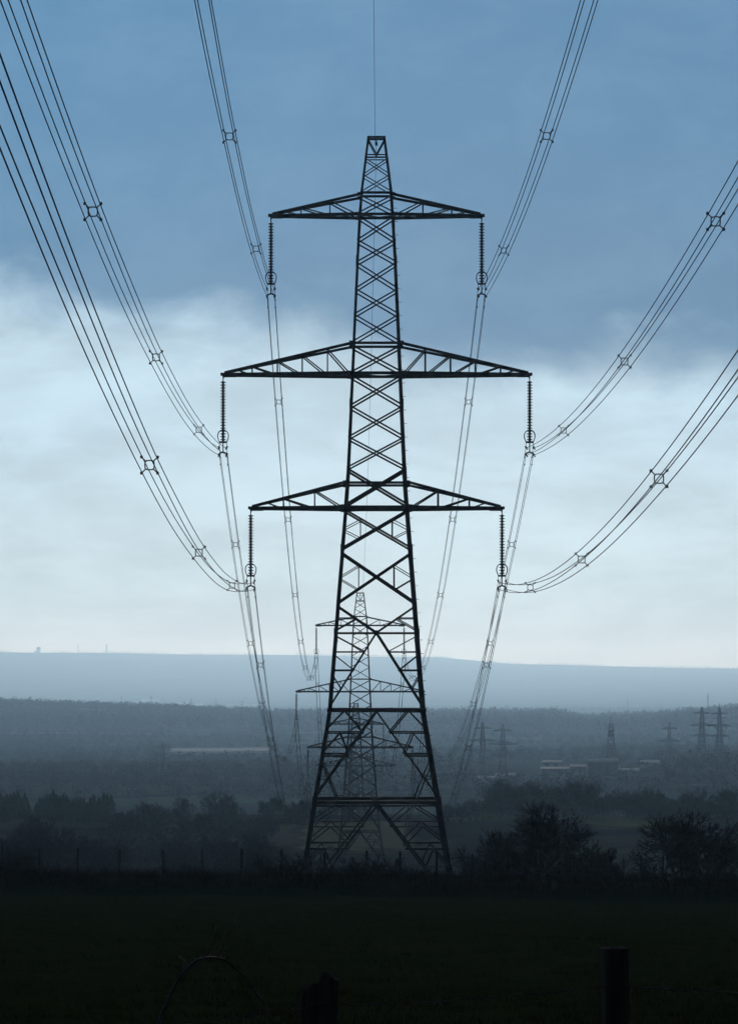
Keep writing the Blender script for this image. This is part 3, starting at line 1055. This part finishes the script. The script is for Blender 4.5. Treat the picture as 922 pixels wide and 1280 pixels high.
x, g = skyline_z(48.5)
wt = empty("tower", (x, 25550, g)); wt.scale = (1.35, 1.35, 1.35)
mb = MB(); mb.lathe((0, 0, -3), [(10.5, 0), (9.5, 18), (10, 20), (0, 20.2)], 12); mb.build("wall", M["stone"], wt)
mb = MB(); mb.lathe((0, 0, 17), [(10.8, 0), (10.8, 8), (8.5, 9.5), (6, 12), (0, 13)], 12); mb.build("roof", M["roof_slate"], wt)
mb = MB(); mb.bar((-16, 0, -2), (-16, 0, 9), 11); mb.build("annex", M["stone"], wt)
tag(wt, "squat round tower on the far skyline at the left", "tower")
for px, h, w, lab, lat in ((98, 46, 3.0, "pale thin mast on the far skyline, left of the thicker one", 0), (133.5, 42, 4.6, "thicker mast on the far skyline, third from the left edge", 0)):
    x, g = skyline_z(px)
    m = empty("mast", (x, 25550, g)); m.scale = (1.35, 1.35, 1.35)
    mb = MB()
    mb.tube([(0, 0, -3), (0, 0, h)], [w * .7, w * .45], 6)
    mb.build("pole", M["wall_pale"], m)
    mb = MB()
    for z in (h * .6, h * .75, h * .9): mb.box((0, 0, z), w * 1.7, w * 1.7, 2.2)
    mb.build("aerial", M["wall_dark"], m)
    tag(m, lab, "mast")
for px, top, d, h, lab in ((784, 873, 9000, 40, "faint slender mast in the haze above the works' wood"), (884, 866, 6250, 28, "slender mast above the twin pylons on the right ridge")):
    p = at(px, top, d); h = p.z - ground_z(p.x, d); m = empty("mast", (p.x, d, p.z - h))
    mb = MB(); mb.tube([(0, 0, -4), (0, 0, h)], [.9, .5], 6); mb.build("pole", M["steel"], m)
    mb = MB(); mb.box((0, 0, h * .8), 2.4, 2.4, 1.2); mb.box((0, 0, h * .62), 2.2, 2.2, 1); mb.build("aerial", M["steel"], m)
    tag(m, lab, "mast")

# lattice mast behind the dark block
d = d_for(763, 970) + 60; p = at(763, 904, d); hgt = p.z - ground_z(p.x, d)
m = empty("lattice_mast", (p.x, d, p.z - hgt))


def mw(z): return .9 + 2.9 * (1 - z / hgt) ** 1.2


for sx, sy in ((-1, -1), (1, -1), (1, 1), (-1, 1)):
    mb = MB()
    for i in range(6):
        a, b = hgt * i / 6, hgt * (i + 1) / 6
        mb.bar((sx * mw(a), sy * mw(a), a), (sx * mw(b), sy * mw(b), b), .42)
    mb.build("leg", M["steel"], m)
mb = MB()
for i in range(8):
    a, b = hgt * i / 8, hgt * (i + 1) / 8
    for fx in (-1, 1):
        mb.bar((-mw(a), fx * mw(a), a), (mw(b), fx * mw(b), b), .24); mb.bar((mw(a), fx * mw(a), a), (-mw(b), fx * mw(b), b), .24)
        mb.bar((fx * mw(a), -mw(a), a), (fx * mw(b), mw(b), b), .24); mb.bar((fx * mw(a), mw(a), a), (fx * mw(b), -mw(b), b), .24)
mb.build("bracing", M["steel"], m)
mb = MB()
for z in (hgt * .76, hgt * .84, hgt * .5): mb.box((0, 0, z), 2 * mw(z) + .9, 2 * mw(z) + .9, 1.6 if z > hgt * .6 else .6)
mb.tube([(0, 0, hgt), (0, 0, hgt + 4)], .2, 5)
mb.build("platform", M["steel"], m)
tag(m, "tapering lattice mast without arms rising behind the dark block", "mast")

# ------------------------------------------------------------------ fence on the bank
PLAB = "thin dark timber post of the fence on the bank beyond the field"
pxs = [-96, -46, 4, 50, 97, 149, 205, 253, 302, 353, 405, 458, 500, 545, 590, 631, 674, 718, 760, 801, 827, 852, 893, 938, 985]
FD = 167.0
tops = []
for i, px in enumerate(pxs):
    x = (px - VX) * FD / F
    g = ground_z(x, FD)
    h = random.uniform(1.15, 1.3)
    mb = MB()
    r = random.uniform(.055, .07)
    ln = Vector((random.uniform(-.05, .05), random.uniform(-.04, .04), 0))
    mb.tube([Vector((0, 0, -.4)), Vector((0, 0, .3)) + ln * .3, Vector((0, 0, h)) + ln, Vector((0, 0, h + .02)) + ln], [r * 1.05, r, r * .95, r * .55], 7)
    o = mb.build("fence_post", M["post_far"], None, True)
    o.location = (x, FD, g)
    tag(o, PLAB, "fence post", "fence posts on the bank beyond the field")
    tops.append(Vector((x, FD - r, g)) + ln * .8)
for k, (hh, lab) in enumerate(((1.12, "top"), (.85, "second"), (.58, "third"), (.32, "bottom"))):
    pts = []
    for a, b in zip(tops[:-1], tops[1:]):
        for t in (0, .25, .5, .75):
            q = a.lerp(b, t); pts.append((q.x, q.y, q.z + hh - .06 * t * (1 - t) * 4 * .4))
    pts.append((tops[-1].x, tops[-1].y, tops[-1].z + hh))
    wire_obj("fence_wire", pts, .0025, M["wire_far"], "%s wire strand of the fence on the bank beyond the field" % lab, "fence wire", "wires of the far fence", 4)

# ------------------------------------------------------------------ foreground posts, wire and bramble
def rough_post(name, rx, ry, h, seed, broken):
    rnd = random.Random(seed)
    n, rows = 22, 26
    vs, fs = [], []
    for j in range(rows + 1):
        t = j / rows
        for k in range(n):
            a = 2 * math.pi * k / n
            c, s = math.cos(a), math.sin(a)
            q = (abs(c) ** 3 + abs(s) ** 3) ** (1 / 3)
            g = 1 + .07 * mnoise.noise((c * 3 + seed, s * 3, t * .7)) + .03 * mnoise.noise((c * 11, s * 11 + seed, t * 2))
            x, y = rx * c / q * g, ry * s / q * g
            top = h
            if broken:
                # split, weathered end: ragged steps across the top
                f = x / rx
                top = h - (.0 if f > -.1 else .075) - .05 * max(0, f - .45) - .045 * abs(mnoise.noise((f * 7 + 3, y * 30, 2.2)))
            z = -.5 + (top + .5) * t
            wob = .012 * mnoise.noise((0, seed, t * 3))
            vs.append((x + wob, y, z))
    for j in range(rows):
        for k in range(n):
            m = (k + 1) % n
            fs.append((j * n + k, j * n + m, (j + 1) * n + m, (j + 1) * n + k))
    b = rows * n
    vs.append((0, 0, h - (.05 if broken else -.004)))
    for k in range(n): fs.append((b + k, b + (k + 1) % n, len(vs) - 1))
    return mesh_obj(name, vs, fs, M["post"], None, False)


d = 17.0
p = at(768, 1184, d); g = ground_z(p.x, d)
o = rough_post("fence_post", .062, .062, p.z - g, 3, False); o.location = (p.x, d, g)
o.rotation_euler = (.02, -.012, .3)
tag(o, "thick square topped timber post close to the camera, in the dark field at lower right", "fence post", "fence posts close to the camera")
p2 = at(389, 1214, d); g2 = ground_z(p2.x, d)
o = rough_post("fence_post", .088, .075, p2.z - g2, 8, True); o.location = (p2.x, d, g2)
o.rotation_euler = (0, .03, 0)
tag(o, "weathered post with a split broken top, close to the camera at bottom centre", "fence post", "fence posts close to the camera")
mbx = None


def strand(pts_px, lab):
    pts = []
    for i in range(len(pts_px) - 1):
        a, b = Vector(at(*pts_px[i], d - .09)), Vector(at(*pts_px[i + 1], d - .09))
        for t in np.linspace(0, 1, 12, endpoint=False):
            q = a.lerp(b, t); q.z += -.02 * 4 * t * (1 - t) + .004 * mnoise.noise((q.x * 9, 1, 2))
            pts.append(q)
    pts.append(b)
    mb = MB(); base = pts[0]
    mb.tube([q - base for q in pts], .0032, 5)
    # barbs
    o = mb.build("fence_wire", M["wire"], None, True); o.location = base
    for q in pts[5::9]:
        b2 = MB(); b2.tube([(-.02, 0, -.012), (.02, .004, .014)], .0022, 4); b2.tube([(-.016, .005, .016), (.016, -.004, -.016)], .0022, 4)
        ob = b2.build("barb", M["wire"], o); ob.location = q - base
    return tag(o, lab, "fence wire", "wires of the near fence")


strand([(-230, 1288), (130, 1284), (330, 1266), (389, 1256), (768, 1232), (1150, 1240)], "barbed wire running from the split post to the thick post near the camera")

# arching bramble
mb = MB()
pts = [(196, 1284), (207, 1258), (219, 1232), (232, 1213), (247, 1200), (263, 1197), (281, 1200), (295, 1211), (310, 1228), (325, 1250), (341, 1276), (350, 1292)]
w3 = [at(x, y, 15.0 + .02 * i) for i, (x, y) in enumerate(pts)]
fine = []
for i in range(len(w3) - 1):
    a = w3[max(i - 1, 0)]; b = w3[i]; c = w3[i + 1]; e = w3[min(i + 2, len(w3) - 1)]
    for t in (0, .25, .5, .75):
        fine.append(.5 * ((2 * b) + (c - a) * t + (2 * a - 5 * b + 4 * c - e) * t * t + (3 * b - a - 3 * c + e) * t ** 3))
fine.append(w3[-1])
g0 = Vector((fine[0].x - .12, fine[0].y, ground_z(fine[0].x - .12, 15) - .05)); ge = Vector((fine[-1].x + .25, fine[-1].y, ground_z(fine[-1].x, 15) - .02))
lead = [g0.lerp(fine[0], t) + Vector((-.05 * math.sin(math.pi * t), 0, 0)) for t in (0, .25, .5, .75)]
tail = [fine[-1].lerp(ge, t) for t in (.3, .6, 1)]
full = lead + fine + tail
br = empty("bramble", g0)
rr = [float(np.interp(i / (len(full) - 1), [0, .4, 1], [.008, .006, .003])) for i in range(len(full))]
mb.tube([q - g0 for q in full], rr, 6)
mb.build("stem", M["bramble"], br, True)
mb = MB()
rnd = random.Random(3)
for i in range(6, len(full) - 3, 2):
    q = full[i] - g0
    mb.tube([q, q + Vector((rnd.uniform(-.02, .02), rnd.uniform(-.02, .02), rnd.uniform(-.01, .025)))], [.003, .0008], 4)
mb.build("thorns", M["bramble"], br)
for i, v in ((22, (.05, .0, .13)), (16, (-.03, .0, .06)), (26, (.07, .02, .16)), (20, (.06, .02, -.12))):
    q = full[min(i, len(full) - 1)] - g0; v = Vector(v)
    mb = MB(); mb.tube([q, q + v * .5 + Vector((.01, 0, .01)), q + v], [.004, .003, .0015], 5); mb.build("side_shoot", M["bramble"], br)
tag(br, "thin bramble stem arching over the dark grass at lower left", "bramble")

# ------------------------------------------------------------------ grass
def blades(name, n, drange, spread, hmin, hmax, w, m, label, cat, clump=True):
    V, Fc = [], []
    k = 0
    d0, d1 = drange
    while k < n:
        d = d0 + (d1 - d0) * random.random() ** 1.3
        px = random.uniform(*spread)
        x = (px - VX) * d / F
        if clump and mnoise.noise((x * .9, d * .9, 0)) < random.uniform(-.5, .3): continue
        z = ground_z(x, d)
        for _ in range(3):
            xx, yy = x + random.gauss(0, .06), d + random.gauss(0, .06)
            h = random.uniform(hmin, hmax); a = random.uniform(0, 6.28)
            dx, dy = math.cos(a) * w, math.sin(a) * w
            lx, ly = random.gauss(0, h * .35), random.gauss(0, h * .35)
            i = len(V)
            V += [(xx - dx, yy - dy, z - .02), (xx + dx, yy + dy, z - .02), (xx + lx, yy + ly, z + h)]
            Fc.append((i, i + 1, i + 2))
            k += 1
    return tag(mesh_obj(name, V, Fc, m), label, cat, kind="stuff")


blades("grass", 60000, (33, 150), (-60, 980), .04, .12, .006, M["grass"], "short green pasture grass covering the dark field", "grass")
blades("rough_grass", 16000, (164.2, 171.5), (-120, 1040), .12, .5, .012, M["rough"], "rough dead growth on the bank under the fence", "rough grass", False)

# ------------------------------------------------------------------ haze
HTOP = 200.0
mb = MB()
zb = LOWEST - 1.0
mb.box((0, (30800 - 480) / 2, (HTOP + zb) / 2), 30000, 30800 + 480, HTOP - zb)
hm = bpy.data.materials.new("valley_haze"); hm.use_nodes = True
nt = hm.node_tree; nt.nodes.clear()
out = nt.nodes.new("ShaderNodeOutputMaterial"); pv = nt.nodes.new("ShaderNodeVolumePrincipled")
pv.inputs["Color"].default_value = (.50, .76, 1.0, 1)
pv.inputs["Density"].default_value = 6.2e-5
pv.inputs["Absorption Color"].default_value = (1, 1, 1, 1)      # it only scatters
pv.inputs["Anisotropy"].default_value = .72
nt.links.new(pv.outputs[0], out.inputs["Volume"])
hz = mb.build("haze", hm)
tag(hz, kind="stuff", label="pale blue winter haze filling the whole valley", cat="haze")

# ------------------------------------------------------------------ sky, sun
SUN_EL, SUN_AZ = math.radians(11.5), math.radians(1)
w = bpy.data.worlds.new("World"); S.world = w; w.use_nodes = True
nt = w.node_tree; nt.nodes.clear()
N, L = nt.nodes.new, nt.links.new
out = N("ShaderNodeOutputWorld")
sky = N("ShaderNodeTexSky"); sky.sky_type = "NISHITA"; sky.sun_disc = False
sky.sun_elevation = SUN_EL; sky.sun_rotation = SUN_AZ
bg1 = N("ShaderNodeBackground"); bg1.inputs["Strength"].default_value = .05; L(sky.outputs[0], bg1.inputs["Color"])
tc = N("ShaderNodeTexCoord")
sep = N("ShaderNodeSeparateXYZ"); L(tc.outputs["Generated"], sep.inputs[0])


def math_node(op, a, b=None, c=None):
    n = N("ShaderNodeMath"); n.operation = op
    for i, v in enumerate((a, b, c)):
        if v is None: continue
        if isinstance(v, (int, float)): n.inputs[i].default_value = v
        else: L(v, n.inputs[i])
    return n.outputs[0]


def smap(src, a, b, c=0., d=1.):
    m_ = N("ShaderNodeMapRange"); m_.interpolation_type = "SMOOTHSTEP"
    for k_, v in zip(("From Min", "From Max", "To Min", "To Max"), (a, b, c, d)): m_.inputs[k_].default_value = v
    L(src, m_.inputs["Value"]); return m_.outputs[0]


def mixc(fac, a, b):
    m_ = N("ShaderNodeMix"); m_.data_type = "RGBA"
    if isinstance(fac, float): m_.inputs[0].default_value = fac
    else: L(fac, m_.inputs[0])
    for k_, v in ((6, a), (7, b)):
        if isinstance(v, tuple): m_.inputs[k_].default_value = (*v, 1)
        else: L(v, m_.inputs[k_])
    return m_.outputs[2]


def cloud_noise(scale, sx, sz, detail, rough, seed):
    mp = N("ShaderNodeMapping"); mp.inputs["Scale"].default_value = (sx, 1, sz); mp.inputs["Location"].default_value = (seed, seed * .7, seed * .3)
    L(tc.outputs["Generated"], mp.inputs["Vector"])
    nz = N("ShaderNodeTexNoise"); nz.inputs["Scale"].default_value = scale; nz.inputs["Detail"].default_value = detail; nz.inputs["Roughness"].default_value = rough
    nz.inputs["Distortion"].default_value = .25
    L(mp.outputs[0], nz.inputs["Vector"]); return nz.outputs["Fac"]


U, Yd, V = sep.outputs[0], sep.outputs[1], sep.outputs[2]
n_big = cloud_noise(12, 1, 2.2, 3, .5, 3.0)
n_mid = cloud_noise(30, 1, 1.8, 9, .62, 11.0)
n_fine = cloud_noise(16, 1, 3.2, 6, .6, 23.0)
# the lower edge of the dark cloud sits about five degrees up, lower towards the right
e = math_node("ADD", V, math_node("MULTIPLY", U, .095))
e = math_node("ADD", e, math_node("MULTIPLY", math_node("SUBTRACT", n_big, .5), .040))
e = math_node("ADD", e, math_node("MULTIPLY", math_node("SUBTRACT", n_mid, .5), .034))
deck = smap(e, .073, .100)
low = mixc(smap(V, .0, .075), (.54, .74, .84), (.50, .71, .86))
mott = smap(n_fine, .32, .70, .79, 1.05)
lowm = N("ShaderNodeVectorMath"); lowm.operation = "SCALE"; L(low, lowm.inputs[0]); L(mott, lowm.inputs["Scale"])
dk = mixc(smap(V, .085, .16), (.060, .205, .385), (.052, .212, .412))
dk = mixc(smap(U, -.1, .1, .0, .14), dk, (.02, .08, .18))
dk = mixc(smap(n_mid, .35, .7), dk, mixc(.10, dk, (.3, .52, .75)))
col = mixc(deck, lowm.outputs[0], dk)
# unseen sky overhead and behind, darkened to dim the ground and camera-facing sides
col = mixc(smap(V, .19, .5), col, (.011, .017, .025))
col = mixc(smap(Yd, .75, -.3), col, (.014, .021, .030))
bg2 = N("ShaderNodeBackground"); bg2.inputs["Strength"].default_value = 1.0; L(col, bg2.inputs["Color"])
ms = N("ShaderNodeMixShader"); ms.inputs[0].default_value = .97
L(bg1.outputs[0], ms.inputs[1]); L(bg2.outputs[0], ms.inputs[2]); L(ms.outputs[0], out.inputs["Surface"])
w.cycles.sampling_method = "MANUAL"; w.cycles.sample_map_resolution = 1024

sl = bpy.data.lights.new("sun", "SUN"); sl.energy = .66; sl.angle = math.radians(12); sl.color = (.99, .985, .97)
so = bpy.data.objects.new("sun", sl); link(so)
so.rotation_euler = (-(math.pi / 2 - SUN_EL), 0, -SUN_AZ)

# ------------------------------------------------------------------ camera and render
cam = bpy.data.cameras.new("camera"); co = bpy.data.objects.new("camera", cam); link(co)
co.location = (0, 0, 0); co.rotation_euler = (math.pi / 2, 0, 0)
cam.sensor_fit = "VERTICAL"; cam.sensor_height = 36.0; cam.sensor_width = 36.0
cam.lens = 36.0 * F / 1280
cam.shift_x = (461 - VX) / 1280; cam.shift_y = (VY - 640) / 1280
cam.clip_start = .5; cam.clip_end = 60000
S.camera = co
S.render.engine = "CYCLES"
S.view_settings.view_transform = "Standard"; S.view_settings.look = "None"
S.view_settings.exposure = 0; S.view_settings.gamma = 1
S.cycles.max_bounces = 4; S.cycles.diffuse_bounces = 2; S.cycles.glossy_bounces = 2; S.cycles.volume_bounces = 1
S.cycles.use_denoising = True
S.cycles.denoiser = "OPENIMAGEDENOISE"; S.cycles.denoising_input_passes = "RGB_ALBEDO_NORMAL"; S.cycles.denoising_prefilter = "ACCURATE"; S.cycles.denoising_quality = "HIGH"
S.cycles.use_adaptive_sampling = False
